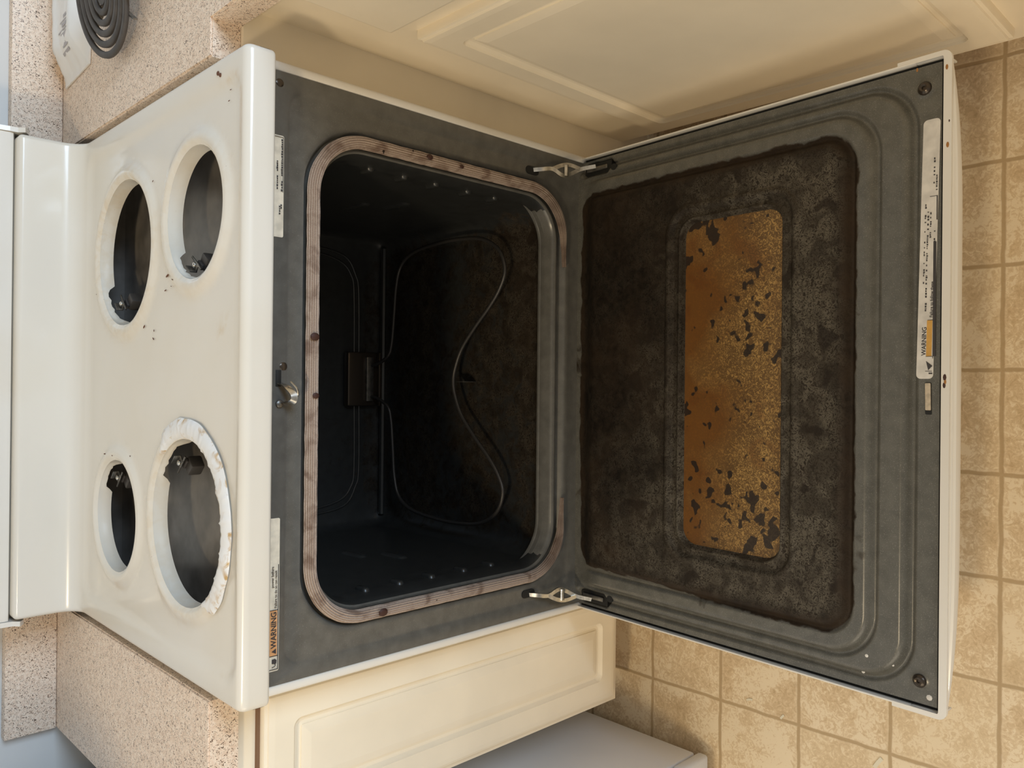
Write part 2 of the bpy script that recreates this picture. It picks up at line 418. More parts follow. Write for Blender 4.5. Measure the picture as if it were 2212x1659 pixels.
# peeling enamel ring round the front left opening
def peel():
    h = HOLES['lf']; n = 150; loops = []; rim = []; g = G()
    prof = [(.0005, -.0022), (.0030, .0012), (.009, .0028), (.017, .0022), (.0235, .0006), (.027, -.0012)]
    L_all = []
    for k, (dr, dz) in enumerate(prof):
        L = []
        for i in range(n+1):
            a = -2.55+3.25*i/n                             # from the left side round the front to the right
            w = mnoise.noise(Vector((a*5, k*.9, 0))); w2 = mnoise.noise(Vector((a*17, k*.5, 4)))
            crease = max(0, 1-abs(((a*3.1+w*.6) % 1)-.5)*9)*.0018
            end = sst(0, .05, i/n)*sst(1, .95, i/n)
            r = h[2]+dr*(.45+.55*end)+(w*.0022 if k > 2 else 0)
            L.append(Vector((h[0]+r*cos(a), h[1]+r*sin(a), ZT-.0005+dz+(crease+w2*.0007)*(k not in (0, 5))*end)))
            rim.append(1.0 if k in (0, 1, 4, 5) else .25)
        L_all.append(L)
    b = G().loft(L_all, closed=False)
    o = put('peeling_ring', b.v, b.f, M_PEEL, COOK, angle=60, attrs={'rim': rim})
    o['label'] = 'cracked and peeling white ring with yellowed edges'
peel()

# burner box below the openings
g = G(); g.loft([[Vector((x, y, z)) for x, y in rr4(-.366, .366, .006, .525, .03)] for z in (.899, .865, .850)]+
                [[Vector((x, y, .842)) for x, y in rr4(-.350, .350, .022, .510, .03)]], cap1=True)
g.put('burner_box', M_BOX, RNG)
for kx, h in HOLES.items():                         # plug-in block, clip and screw for every burner
    a = atan2(h[4]-h[1], h[3]-h[0]); c = Vector((h[0]+(h[2]-.004)*cos(a), h[1]+(h[2]-.004)*sin(a), .893))
    ex = Vector((-cos(a), -sin(a), 0)); ey = Vector((sin(a), -cos(a), 0)); ez = Vector((0, 0, 1))
    def orient(gg):
        gg.v = [tuple(c+ex*v[0]+ey*v[1]+ez*v[2]) for v in gg.v]; return gg
    g = G(); g.box((.002, -.010, -.030), (.022, .010, -.011), .003); g.box((.003, -.008, -.012), (.011, .008, -.007), .002)
    rec = orient(g).put('burner_receptacle', M_CHARC, RNG)
    g = G(); g.box((-.001, -.008, -.004), (.012, .008, -.002), .0008); g.box((-.001, -.008, -.004), (.0005, .008, .006), .0005)
    g.box((.008, -.017, -.0045), (.011, .017, -.0025), .0006)
    orient(g).put('clip', M_DULL, rec)
    g = G(); g.ball((.006, 0, -.001), .0042, sz=.7); orient(g).put('screw', M_METAL, rec)
g = G(); h = HOLES['lf']                              # crumpled residue on the box floor under the front left opening
for _ in range(5): g.ball((h[0]+.01+random.uniform(-.01, .01), h[1]+.0+random.uniform(-.014, .014), .844), random.uniform(.003, .006), 8, 5, sz=.6)
g.put('crusted_spill', M_CHAR, RNG)

# --- body
for sx in (-1, 1):
    g = G(); x0, x1 = sorted((sx*.3712, sx*.3838)); g.box((x0, -.001, .02), (x1, .60, .888), .0045, 3)
    g.put('side_panel', enamel('enamel_side', (.77, .74, .68), (.70, .63, .50), .28) if sx > 0 else M_ENAM, RNG)
g = G(); g.box((-.371, .006, .05), (.371, .05, .270), .006, 2); g.put('storage_drawer', M_ENAM, RNG)
g = G(); g.box((-.371, .53, .03), (.371, .60, .87)); g.put('rear_panel', M_DULL, RNG, smooth=False)

# --- oven front frame: nested loops from the outer rectangle to the cavity mouth
def loopY(x0, x1, z0, z1, r, y, n=14): return [Vector((x, y, z)) for x, z in rr4(x0, x1, z0, z1, r, n)]
FR = [loopY(-.3712, .3712, .270, .889, .001, .004), loopY(-.3712, .3712, .270, .889, .001, .0),
      loopY(-.356, .356, .292, .8425, .026, .0), loopY(-.352, .352, .295, .8395, .024, .0022), loopY(-.348, .348, .298, .837, .022, .0028),
      loopY(-.330, .330, .322, .824, .088, .0028), loopY(-.3235, .3235, .330, .8185, .084, .0015), loopY(-.3205, .3205, .3335, .8165, .083, .0045),
      loopY(-.3175, .3175, .338, .8135, .081, .0125), loopY(-.3055, .3055, .3475, .803, .072, .0125), loopY(-.302, .302, .3500, .7995, .070, .0045),
      loopY(-.2985, .2985, .3535, .797, .068, .0035), loopY(-.2965, .2965, .3560, .796, .067, .0055)]
g = G(); g.loft(FR); FRAME = g.put('front_frame', M_FRAME, RNG, angle=60)
FRAME['label'] = 'dark grey speckled porcelain oven front'
# --- cavity
def cav():
    loops = [FR[-1], loopY(-.2950, .2950, .3575, .795, .066, .0085), loopY(-.2925, .2925, .3600, .793, .064, .020), loopY(-.292, .292, .3610, .792, .063, .030), loopY(-.291, .291, .3565, .791, .060, .036)]
    for y in [.045+.011*i for i in range(37)]: loops.append(loopY(-.291, .291, .349, .791, .035, y))
    loops += [loopY(-.290, .290, .350, .790, .034, .462), loopY(-.286, .286, .355, .786, .032, .474), loopY(-.278, .278, .364, .778, .030, .480), loopY(-.24, .24, .40, .74, .02, .481)]
    g = G(); g.loft(loops, cap1=True)
    gr, ash, ru = [], [], []
    for x, y, z in g.v:
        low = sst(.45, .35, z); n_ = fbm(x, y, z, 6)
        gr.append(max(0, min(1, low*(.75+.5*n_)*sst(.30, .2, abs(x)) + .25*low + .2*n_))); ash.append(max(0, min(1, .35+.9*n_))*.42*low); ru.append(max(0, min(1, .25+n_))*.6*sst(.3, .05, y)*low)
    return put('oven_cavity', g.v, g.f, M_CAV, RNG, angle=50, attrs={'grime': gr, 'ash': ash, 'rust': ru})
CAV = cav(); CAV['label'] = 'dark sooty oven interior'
for sx in (-1, 1):
    for z in (.695, .637, .579, .516, .459):
        g = G(); x = sx*.2905
        loops = [[Vector((x-sx*hh, y_, z_)) for y_, z_ in rr4(.034+q, .060-q, z-.0065+q*.8, z+.0065-q*.8, .006-q*.6)] for hh, q in ((-.001, 0), (.002, .0008), (.0035, .002), (.0042, .0035))]
        g.loft(loops, cap1=True); g.put('rack_support', M_CAV, CAV)
    for y_, z in ((.20, .53), (.25, .575)):
        g = G(); x = sx*.2905
        loops = [[Vector((x-sx*hh, a, b)) for a, b in rr4(y_-.03+q, y_+.03-q, z-.010+q*.8, z+.010-q*.8, .009-q*.6)] for hh, q in ((-.001, 0), (.002, .003), (.003, .006))]
        g.loft(loops, cap1=True); g.put('rack_stop', M_CAV, CAV)
g = G()
for dd in (0, .011):
    pth = smooth_path([(.25+dd, .4815, .60), (.248+dd, .4815, .52), (.236+dd, .4815, .462-dd), (.212, .4815, .436-dd), (.17, .4815, .428-dd), (0, .4815, .426-dd), (-.17, .4815, .424-dd), (-.212, .4815, .432-dd), (-.236-dd, .4815, .458-dd), (-.248-dd, .4815, .52), (-.25-dd, .4815, .60)], 6)
    g.tube(pth, .0028, 8)
g.put('back_wall_rib', M_CAV, CAV)
g = G(); g.tube([(-.27, .468, .366), (.27, .468, .366)], .006, 8); g.put('corner_bead', M_CAV, CAV)
g = G()
SILL = [(.2962, .3566, .0668, .0052), (.2952, .3580, .0658, .0072), (.2940, .3594, .0650, .0100), (.2924, .3612, .0640, .0200), (.2918, .3618, .0636, .0215), (.2914, .3622, .0632, .0290), (.2906, .3632, .0625, .0310), (.2900, .3632, .0625, .0340), (.2903, .3600, .0620, .0375)]
def lower(hx, z0, r, y):
    L = loopY(-hx, hx, z0, .795, r, y)[30:60]
    for i, p in enumerate(L):                       # the ends sink into the side walls
        k = sst(9, 0, min(i, len(L)-1-i)); p.x += math.copysign(.006*k, p.x)
    return L
g.loft([lower(*q) for q in SILL], closed=False)
g.put('oven_sill', M_FRAME, RNG, angle=20)
# --- bake element
half = [(.030, .470, .405), (.034, .445, .396), (.050, .420, .388), (.075, .412, .385), (.131, .405, .385), (.186, .399, .385), (.225, .384, .385), (.247, .345, .385), (.256, .27, .385), (.256, .20, .385), (.248, .145, .385),
        (.225, .106, .385), (.190, .091, .385), (.160, .103, .385), (.131, .128, .385), (.097, .165, .385), (.060, .200, .385), (.025, .218, .385), (0, .223, .385)]
pth = smooth_path(half+[(-x*.99, y, z) for x, y, z in half[-2::-1]], 6)
g = G(); g.tube(pth, .0034, 10); BAKE = g.put('bake_element', M_BAKE, RNG); BAKE['label'] = 'thin curved bake element rod along the oven bottom'
g = G(); g.box((-.0008, .200, .350), (.0008, .229, .3815), .0003); g.put('support_leg', M_DULL, BAKE)
g = G(); g.box((-.050, .462, .378), (.058, .479, .452), .004); g.box((-.050, .452, .378), (.058, .464, .386), .002); g.put('terminal_bracket', M_SCREW, BAKE)
g = G(); g.box((-.040, .456, .396), (.048, .463, .412), .001); g.put('terminal_plate', M_DULL, BAKE)
# --- gasket: flat ribbed braid round three sides, its ends tucked under the bottom corners
def gasket():
    raw = [p for p in rr4(-.3095, .3095, .3425, .8065, .0765, 18)]
    # order: start at bottom right corner end, go up the right side, across the top, down the left
    n = 19; c0, c1, c2, c3 = raw[:n], raw[n:2*n], raw[2*n:3*n], raw[3*n:]
    ring = [(.19, .340)]+[(x, z) for x, z in c3]+c0+c1+c2+[(-.19, .340)]
    P = [Vector((x, -.003, z)) for x, z in ring]; D = []
    for a, b in zip(P, P[1:]):
        k = max(1, int((b-a).length/.006)); D += [a+(b-a)*(i/k) for i in range(k)]
    D.append(P[-1]); L = len(D); loops = []
    for i, p in enumerate(D):
        T = (D[min(i+1, L-1)]-D[max(i-1, 0)]).normalized(); Bn = Vector((0, -1, 0)); Nn = T.cross(Bn)
        endf = sst(0, 14, min(i, L-1-i)); w = .0080*(.30+.70*endf); hgt = .0085*(.7+.3*endf); loop = []
        m = 33; wob = .0006*mnoise.noise(Vector((i*.35, 0, 0)))
        for k in range(m):
            a = pi*k/(m-1); rib = 1+.075*cos(k*pi*2*8/(m-1)); 
            loop.append(p+Nn*(cos(a)*(w+wob)*rib)+Bn*(sin(a)*hgt*rib-.002))
        loops.append(loop)
    chv = [sst(.42, .355, D[i].z)*(.7+.6*mnoise.noise(Vector((i*.2, 3, 0)))) for i in range(L) for k in range(33)]
    ribsh = [.5+.5*cos(k*pi*2*8/32) for _ in range(L) for k in range(33)]  # painted shade: colour goes darker in the valleys between the ribs
    g = G(); g.loft(loops, closed=False); g.f.append(list(range(33))); g.f.append([(L-1)*33+k for k in range(33)])
    o = g.put('door_gasket', M_GASK, RNG, angle=70, attrs={'rib_shade': ribsh, 'char': chv}); o['label'] = 'tan woven braid seal stained brown'
    for x, z, r in ((-.309, .701, .006), (.311, .630, .0045), (.309, .571, .003), (.052, .808, .0055), (-.021, .806, .004)):
        q = G(); q.ball((x, -.011, z), r, 10, 6, sx=.9, sy=.35, sz=1.2); q.put('burnt_spot', M_CHAR, o)
gasket()
# --- latch, screws and labels on the front frame
g = G()
g.tube(smooth_path([(-.006, -.001, .850), (-.010, -.010, .846), (-.020, -.018, .840), (-.0285, -.016, .841), (-.030, -.004, .846)], 6), 1, prof=[(.004, .0008), (-.004, .0008), (-.004, -.0008), (.004, -.0008)], up=(.2, .3, 1))
g.tube(smooth_path([(-.004, -.013, .842), (-.014, -.019, .836), (-.024, -.017, .836), (-.029, -.008, .842)], 5), .0012, 6)
LAT = g.put('door_latch', M_METAL, RNG)
g = G(); g.box((-.010, -.0010, .8475), (.010, .001, .8545), .0005); g.put('latch_slot', M_DARK, LAT)
g = G(); g.ball((-.031, -.001, .8495), .0052, sy=.5); g.put('rivet', M_DULL, LAT)
for x, z in ((.0145, .8445), (.357, .853)):
    g = G(); g.ball((x, .0005, z), .0055, sy=.32); g.put('frame_screw', M_SCREW, RNG)

def MX(x, y, z): return Matrix(((1, 0, 0, x), (0, 0, -1, y), (0, 1, 0, z), (0, 0, 0, 1)))   # text facing the viewer on the front
def plateY(x0, x1, z0, z1, y, m, name, parent, r=.002):
    g = G(); g.loft([[Vector((x, yy, z)) for x, z in rr4(x0, x1, z0, z1, r, 4)] for yy in (y+.0004, y)], cap1=True); return g.put(name, m, parent)
LB = plateY(-.3535, -.169, .8470, .8740, -.0004, M_LABEL, 'warning_label', RNG); LB['label'] = 'aged paper label with an orange band reading WARNING'
plateY(-.3345, -.280, .8495, .8720, -.0008, M_ORANGE, 'orange_band', LB, .0004)
g = G()
for x0, x1, z0, z1 in ((-.3515, -.225, .8482, .8489), (-.3515, -.3508, .8482, .874), (-.3352, -.3345, .8485, .874), (-.280, -.2793, .8485, .874)): g.box((x0, -.0013, z0), (x1, -.0008, z1))
g.put('border_line', M_INK, LB, smooth=False)
g = G(); g.loft([[Vector((x, y, z)) for x, z in ((-.3325, .8510), (-.3265, .8510), (-.3295, .8565))] for y in (-.0008, -.0014)], cap1=True); g.put('alert_triangle', M_INK, LB, smooth=False)
text_mesh('WARNING', .0098, MX(-.3255, -.0012, .8510), M_INK, LB, bold=.0002, sx=.92)
text_mesh('Failure to do so can result', .0046, MX(-.2775, -.0012, .8503), M_INK, LB, bold=.00005, sx=.93)
text_mesh('power before', .0046, MX(-.2525, -.0012, .8547), M_INK, LB, bold=.00005)
g = G()                                                   # small gripping-hand pictogram at the label's left end
for p in ([(-.346, .0), (-.344, .0)],): pass
g.tube(smooth_path([(-.3485, -.0011, .8560), (-.3475, -.0011, .8525), (-.3455, -.0011, .8515), (-.3440, -.0011, .8535)], 5), .0004, 5)
g.loft([[Vector((x, y, z)) for x, z in ((-.3445, .8505), (-.3405, .8500), (-.3385, .8520), (-.3390, .8560), (-.3440, .8560))] for y in (-.0007, -.0013)], cap1=True)
g.put('hazard_pictogram', M_INK, LB, smooth=False)
LC = plateY(.1705, .2935, .8468, .8740, -.0004, M_LABEL, 'rating_label', RNG); LC['label'] = 'worn beige rating label with faded print'
g = G(); rnd = random.Random(3)
for z, x0, x1 in ((.8495, .245, .288), (.8495, .226, .237), (.8555, .250, .262), (.8555, .228, .245), (.8500, .205, .2085), (.8520, .198, .2065)):
    x = x0
    while x < x1:
        w = rnd.uniform(.0010, .0026); g.box((x, -.0012, z-.0008), (x+w, -.0008, z+rnd.uniform(.0004, .0012))); x += w+rnd.uniform(.0006, .0012)
g.box((.225, -.0012, .8478), (.2915, -.0008, .8482)); g.box((.2912, -.0012, .8478), (.2916, -.0008, .874))
g.put('faded_print', M_INK, LC, smooth=False)

# --- control panel
def panel():
    prof = [(.612, 1.004), (.566, 1.004), (.561, 1.0065), (.5595, 1.012), (.566, 1.060), (.580, 1.150), (.586, 1.162), (.600, 1.166), (.640, 1.166)]
    g = G(); g.loft([[Vector((x, y, z)) for y, z in prof] for x in (-.3835, .3835)], closed=True, cap0=True, cap1=True)
    o = g.put('control_panel', M_ENAM, RNG, angle=30)
    for sx in (-1, 1):
        path = [(.545, .9935), (.5475, .9925), (.556, 1.001), (.5565, 1.012), (.566, 1.070), (.585, 1.168), (.645, 1.168), (.645, .99), (.56, .985)]
        g = G(); a, b = sorted((sx*.3840, sx*.3915)); g.loft([[Vector((x, y, z)) for y, z in path] for x in (a, b)], cap0=True, cap1=True)
        g.put('end_cap', M_ENAM, o, smooth=False)
    g = G(); g.box((-.3835, .585, .955), (.3835, .64, 1.005)); g.put('vent_shroud', M_DULL, o, smooth=False)
panel()

# --- oven door (open): local frame x, d (outwards from the hinge), h (up from the inner face)
HZ, TILT = .2953, .0734
def DW(x, d, h=0.0): return Vector((x, -d*cos(TILT)+h*sin(TILT), HZ+d*sin(TILT)+h*cos(TILT)))
HB = -.0045
DC, HC = .969, .9706                              # eye point seen from the door plane: heights keep the pressed lines where they were measured
def lift(x, d, h):
    k = h/HC; return x/(1-k), (d-DC*k)/(1-k)
def door_h(x, d):
    h = HB
    def step(hx, d1, r, w, a, hh, fade=0.0):
        u, e = lift(x, d, hh); lo = -.30; s = sdrr(u, e, hx, (d1-lo)/2, r, 0, (d1+lo)/2)
        return (a*lin(-.25*w, -w, s)-.0042*sst(.10*w, -.25*w, s)*sst(-.75*w, -.35*w, s))*(sst(fade*.1, fade, e) if fade else 1)
    h += step(.362, .553, .062, .0150, .0085, .000)
    h += step(.344, .509, .062, .0145, .0070, .007, .045)
    h += step(.317, .478, .040, .0165, .0070, .014, .035)
    u, e = lift(x, d, .017)
    s = sdrr(u, e, .262, .107, .040, 0, .2935)
    h += .0030*sst(.004, 0, s)*sst(-.010, -.004, s)-.0030*sst(-.004, -.010, s)
    s2 = sdrr(u, e, .2405, .0835, .026, 0, .294)
    h += .0030*sst(.006, .003, s2)*sst(-.001, .002, s2)-.0085*sst(.002, -.004, s2)
    for sx in (-1, 1):
        s3 = sdrr(x, d, .012, .032, .010, sx*.3555, .036)
        h -= .009*sst(.003, -.003, s3)
        h += .002*sst(.012, .004, hypot(x-sx*.345, d-.5595))
    return h
def door():
    nx, nd = 420, 330; x0, x1, d0, d1 = -.3715, .3715, -.006, .5785
    V = []; gr = []; ash = []; ru = []
    for j in range(nd+1):
        d = d0+(d1-d0)*j/nd
        for i in range(nx+1):
            x = x0+(x1-x0)*i/nx; V.append(DW(x, d, door_h(x, d)))
            n1 = fbm(x, d, 0, 9); n2 = fbm(x, d, 4, 25)
            u, e = lift(x, d, .013)
            s = sdrr(u, e, .311, .2415, .040, 0, .2325)        # baked-on crust over the raised middle
            edge = .010-.012*sst(.0, -.25, x)*sst(.35, .1, d)
            a = sst(edge+.004, edge-.012, s+.003*n2)
            a *= sst(.000, .014, d+.005*n2) if abs(x) < .33 else 1
            far = sst(.475, .50, d)                             # splashes beyond the crust
            a = max(a, .50*sst(.030, .008, s)*max(0, n1+.15)*1.6)
            gr.append(min(1, a))
            ash.append(max(0, min(1, sst(.10, .40, d+.10*n1+.16*sst(.05, -.30, x))*sst(-.002, -.030, s))))
            ru.append(max(0, min(1, max(sst(-.022, -.004, s)*.9, .25+.9*n1*sst(.25, .05, d)))))
    F = [[j*(nx+1)+i, j*(nx+1)+i+1, (j+1)*(nx+1)+i+1, (j+1)*(nx+1)+i] for j in range(nd) for i in range(nx)]
    o = put('oven_door', V, F, M_DOOR, RNG, angle=80, attrs={'grime': gr, 'ash': ash, 'rust': ru})
    o['label'] = 'open oven door, dark porcelain inside crusted with baked-on grease'
    return o
DOOR = door()
def dbox(g, x0, x1, d0, d1, h0, h1, bev=0, seg=2):
    k = len(g.v); g.box((x0, d0, h0), (x1, d1, h1), bev, seg); g.v[k:] = [tuple(DW(*v)) for v in g.v[k:]]
def dplate(x0, x1, d0, d1, h, m, name, r=.003, th=.0006, skew=0.0, parent=None):
    g = G(); g.loft([[DW(x, d+skew*(x-x0)-.0012, hh) for x, d in rr4(x0, x1, d0, d1, r, 5)] for hh in (h, h+th)], cap1=True); return g.put(name, m, parent or DOOR)
# window
def window():
    WH = door_h(0, .306)+.0014
    nx, nd = 60, 24; V = []; far = []
    for j in range(nd+1):
        for i in range(nx+1):
            x = -.240+.480*i/nx; d = .2190+.172*j/nd; V.append(DW(x, d, WH)); far.append(j/nd)
    F = [[j*(nx+1)+i, j*(nx+1)+i+1, (j+1)*(nx+1)+i+1, (j+1)*(nx+1)+i] for j in range(nd) for i in range(nx)]
    o = put('window_glass', V, F, M_GLASS, DOOR, attrs={'far': far}); o['label'] = 'amber-stained window glass with burnt spots'
window()
# white outer shell
g = G(); dbox(g, -.3787, .3787, -.004, .553, -.038, -.020, .004)
for sx in (-1, 1):
    a, b = sorted((sx*.3763, sx*.3787)); dbox(g, a, b, -.002, .55, -.036, .0002, .0008); dbox(g, a, b, .548, .583, -.034, -.0046, .0005)
g2_ = G(); dbox(g2_, -.3768, .3768, .001, .5835, -.018, -.0098, .001); g2_.put('inner_sheet', M_DARK, DOOR)
SH = g.put('outer_shell', M_ENAM, DOOR); SH['label'] = 'white enamelled outer shell'
def ucap():
    g = G(); xo, xi = .3825, .3765
    out = [(-xo, .529)]+[(-xo+.010+.010*cos(a), .5905-.010+.010*sin(a)) for a in [pi-pi/2*k/6 for k in range(7)]]+[(xo-.010+.010*cos(a), .5905-.010+.010*sin(a)) for a in [pi/2-pi/2*k/6 for k in range(7)]]+[(xo, .529)]
    inn = [(xi, .529), (xi, .570), (xi, .5805), (xi-.002, .5815)]+[(-xi+.002, .5815), (-xi, .5805), (-xi, .570), (-xi, .529)]
    poly = out+inn
    g.loft([[DW(x, d, h) for x, d in poly] for h in (-.0045, .0)], cap0=True, cap1=True)
    o = g.put('door_end_cap', M_ENAM, DOOR, angle=30); o['label'] = 'white trim cap along the top of the door'
    # bowed handle on the outer face, seen past the end of the door
    L = []
    for i in range(41):
        x = -.376+.752*i/40; k = 1-(x/.376)**2; bow = .0052+.0078*(1-(1-min(1, k*1.25))**2); th = .0035+.0165*(1-(1-min(1, k*1.25))**2)
        L.append([DW(x, .5835+(bow*a if a > 0 else -.0012), -.004-th*b) for a, b in ((-.9, 0), (.6, 0), (.7, .06), (.62, .12), (.9, .2), (1, .5), (.9, .85), (.6, 1), (-.9, 1.05))])
    g = G(); g.loft(L, cap0=True, cap1=True); q = g.put('door_handle', M_ENAM, DOOR, angle=40)
    for x, d, r, mm in ((.008, .5855, .0035, M_CHAR), (-.001, .5850, .003, M_CHAR), (.003, .586, .0026, M_RUST), (.273, .5865, .003, M_RUST), (.362, .585, .0028, M_RUST), (.300, .588, .0014, M_CHAR), (.368, .552, .0022, M_RUST)):
        b = G(); b.ball(DW(x, d, .0), r*.7, 8, 5, sx=1.7, sy=.8, sz=.3); b.put('burnt_residue', mm, o)
ucap()
for sx in (-1, 1):
    g = G(); g.loft([[DW(sx*.345+r*cos(2*pi*k/20), .5595+r*sin(2*pi*k/20), hh) for k in range(20)] for r, hh in ((.0078, -.005), (.0080, -.0022), (.0066, .0), (.0042, .0012), (.0022, .0006), (.0016, -.0014))], cap1=True)
    g.put('door_screw', M_SCREW, DOOR)
    g = G(); dbox(g, sx*.3555-.0098, sx*.3555+.0098, .006, .0655, -.0060, -.0042); g.put('hinge_slot', M_DARK, DOOR, smooth=False)
    g = G(); g.loft([[DW(sx*.349+a*.0052, .078+b*.0062, hh) for a, b in [(cos(2*pi*k/16), sin(2*pi*k/16)) for k in range(16)]] for hh in (.002, .0050)], cap1=True); g.put('vent_hole', M_DARK, DOOR)
    # hinge: hook arm out of the frame slot, cam plates at the elbow, strap in the door slot
    X = sx*.338
    fl = [(.0031, .0016), (-.0031, .0016), (-.0031, -.0016), (.0031, -.0016)]
    g = G()
    g.tube(smooth_path([(X, .010, .414), (X+sx*.001, -.006, .402), (X+sx*.004, -.013, .382), (X-sx*.004, -.019, .364), (X+sx*.001, -.021, .348), (X+sx*.011, -.028, .330), (sx*.3555, -.042, .309)], 6), 1, prof=fl, up=(1, 0, .25))
    g.tube(smooth_path([(X+sx*.004, -.013, .382), (X+sx*.012, -.018, .366), (X+sx*.015, -.022, .350), (X+sx*.011, -.028, .332)], 6), 1, prof=fl, up=(1, 0, .25))
    hg = g.put('door_hinge', M_METAL, RNG); hg['label'] = 'bright steel hinge arm'
    g = G(); g.tube([(X-sx*.004, -.020, .357), (X+sx*.014, -.020, .357)], .0042, 12); g.put('hinge_pin', M_METAL, hg)
    g = G(); dbox(g, sx*.3555-.0035, sx*.3555+.0035, .012, .058, -.0045, -.0005, .001); g.put('hinge_strap', M_DULL, hg)
    g = G(); g.loft([[Vector((x, y, z)) for x, z in rr4(sx*.3365-.0062, sx*.3365+.0062, .398, .4265, .006)] for y in (.0035, .0012)], cap1=True); g.put('frame_slot', M_DARK, hg)
# label across the top of the door
LD = dplate(.0065, .3075, .5535, .5725, -.0042, M_LABD, 'door_label', .005, skew=.020); LD['label'] = 'long silvery label with worn print and an amber band'
def lab(x0, x1, t0, t1, m, name, h=-.0036, r=.0004): return dplate(x0, x1, .5535+t0+.020*(x0-.0065), .5535+t1+.020*(x0-.0065), h, m, name, r, .0003, .020)
lab(.0325, .0745, .0105, .0165, M_AMBER, 'amber_band')
g = G()
def strip(x0, x1, t0, t1): dbox(g, x0, x1, .5535+t0+.020*(x0-.0065), .5535+t1+.020*(x1-.0065), -.0037, -.0031)
strip(.030, .0325, .0166, .0171); strip(.0325, .165, .0166, .0171); strip(.0322, .0327, .009, .0171); strip(.0743, .0748, .010, .0171)
strip(.190, .218, .0166, .0171); strip(.2175, .2180, .0085, .0168)
rnd = random.Random(11)
for t, xa, xb, dens in ((.0035, .11, .21, .5), (.0065, .085, .20, .7), (.0095, .17, .20, .6), (.0120, .225, .262, .45), (.0150, .222, .245, .8), (.0142, .165, .185, .5)):
    x = xa
    while x < xb:
        w = rnd.uniform(.0008, .0024)
        if rnd.random() < dens: strip(x, x+w, t, t+rnd.uniform(.0009, .0018))
        x += w+rnd.uniform(.0005, .0012)
g.put('label_print', M_INK, DOOR, smooth=False)
MD = Matrix.Translation(DW(0, 0, 0)) @ Matrix(((1, 0, 0, 0), (0, cos(TILT), sin(TILT), 0), (0, -sin(TILT), cos(TILT), 0), (0, 0, 0, 1)))
def MDt(x, d, h): # text readable with the hinge side up
    return MD @ Matrix.Translation((x, -d, h)) @ Matrix.Rotation(.020*-1, 4, 'Z')
text_mesh('WARNING', .0072, MDt(.0335, .5630, -.0032), M_INK, DOOR, 'label_lettering', .0001, .95)
text_mesh('Failure to follow these', .0048, MDt(.0775, .5703, -.0032), M_INK, DOOR, 'label_lettering', .0001, .95)
g = G(); g.loft([[DW(x, d, h) for x, d in ((.0165, .566), (.0270, .5635), (.0215, .5705))] for h in (-.0037, -.0031)], cap1=True)
dbox(g, .0120, .0135, .5665, .5705, -.0037, -.0031); dbox(g, .0150, .0155, .5625, .5700, -.0037, -.0031); g.put('label_pictogram', M_INK, DOOR, smooth=False)
dplate(-.0300, .0015, .5645, .5705, -.0040, M_BEIGE, 'latch_plate', .001, .0012, -.02)
dplate(-.0350, .0022, .5640, .5713, -.0042, M_DARK, 'latch_opening', .0015, .0004, -.02)
for x, d, r in ((-.362, .570, .0036), (-.330, .500, .0022), (-.352, .494, .0022), (-.3345, .530, .0015)):
    b = G(); b.ball(DW(x, d, door_h(x, d)), r, 8, 5, sz=.35); b.put('pale_flake', M_LABD, DOOR)

# ------------------------------------------------------------------ countertops
ZC, TH = .907, .038
def wt(name, poly, label, back):
    t = thing(name, label, 'countertop', (sum(p[0] for p in poly)/len(poly), .38, ZC-TH))
    bm = bmesh.new(); f = bm.faces.new([bm.verts.new((x, y, ZC)) for x, y in poly])
    r = bmesh.ops.extrude_face_region(bm, geom=[f]); 
    for v in r['geom']:
        if isinstance(v, bmesh.types.BMVert): v.co.z = ZC-TH
    bmesh.ops.bevel(bm, geom=[e for e in bm.edges if abs(e.verts[0].co.z-e.verts[1].co.z) < 1e-5 and e.verts[0].co.z > ZC-.001], offset=.0022, segments=2, affect='EDGES')
    bm.verts.index_update(); V = [v.co.copy() for v in bm.verts]; F = [[v.index for v in q.verts] for q in bm.faces]; bm.free()
    put('worktop', V, F, M_LAM, t, angle=30)
    g = G(); g.box((back[0], .668, ZC+.0005), (back[1], .6895, ZC+.079), .0012); g.put('backsplash', M_LAM, t)
wt('countertop', [(-.612, .058), (-.392, .058), (-.392, .688), (-.612, .688)], 'speckled beige laminate countertop between the range and the refrigerator, nothing on it', (-.612, -.386))
wt('countertop', [(.394, .688), (.394, .072), (.441, .072), (.441, -1.9), (1.05, -1.9), (1.05, .688)], 'speckled beige laminate corner countertop right of the range, carrying the burner coil', (.388, 1.05))

# ------------------------------------------------------------------ base cabinets
def pdoor(u0, u1, v0, v1, prof, place, m, name, parent, n=6):
    g = G(); loops = []
    for ins, dep, r in prof: loops.append([place(u, v, dep) for u, v in rr4(u0+ins, u1-ins, v0+ins, v1-ins, r, n)])
    g.loft(loops, cap0=True, cap1=True); return g.put(name, m, parent, angle=22)
RAISED = [(0, 0, .001), (0, .011, .001), (.0008, .0135, .001), (.0045, .0145, .001), (.0055, .0172, .0012), (.013, .0185, .0015), (.0135, .0185, .0015),
          (.040, .0185, .012), (.0415, .0150, .011), (.045, .0115, .010), (.049, .0108, .008), (.053, .0118, .004), (.0535, .0135, .002), (.066, .0175, .001), (.0665, .0175, .001)]
LCB = thing('base_cabinet', 'narrow almond base cabinet left of the range with one tall raised-panel door', 'cabinet', (-.5, .36, 0))
g = G(); g.box((-.602, .066, .105), (-.3865, .66, ZC-TH-.0005)); g.put('carcass', M_THERMO, LCB, smooth=False)
g = G(); g.box((-.602, .165, 0), (-.3865, .66, .105)); g.put('toe_kick', M_THERMO, LCB, smooth=False)
g = G(); g.box((-.590, .0615, .838), (-.392, .0665, .8425)); g.put('door_gap', M_GAP, LCB, smooth=False)
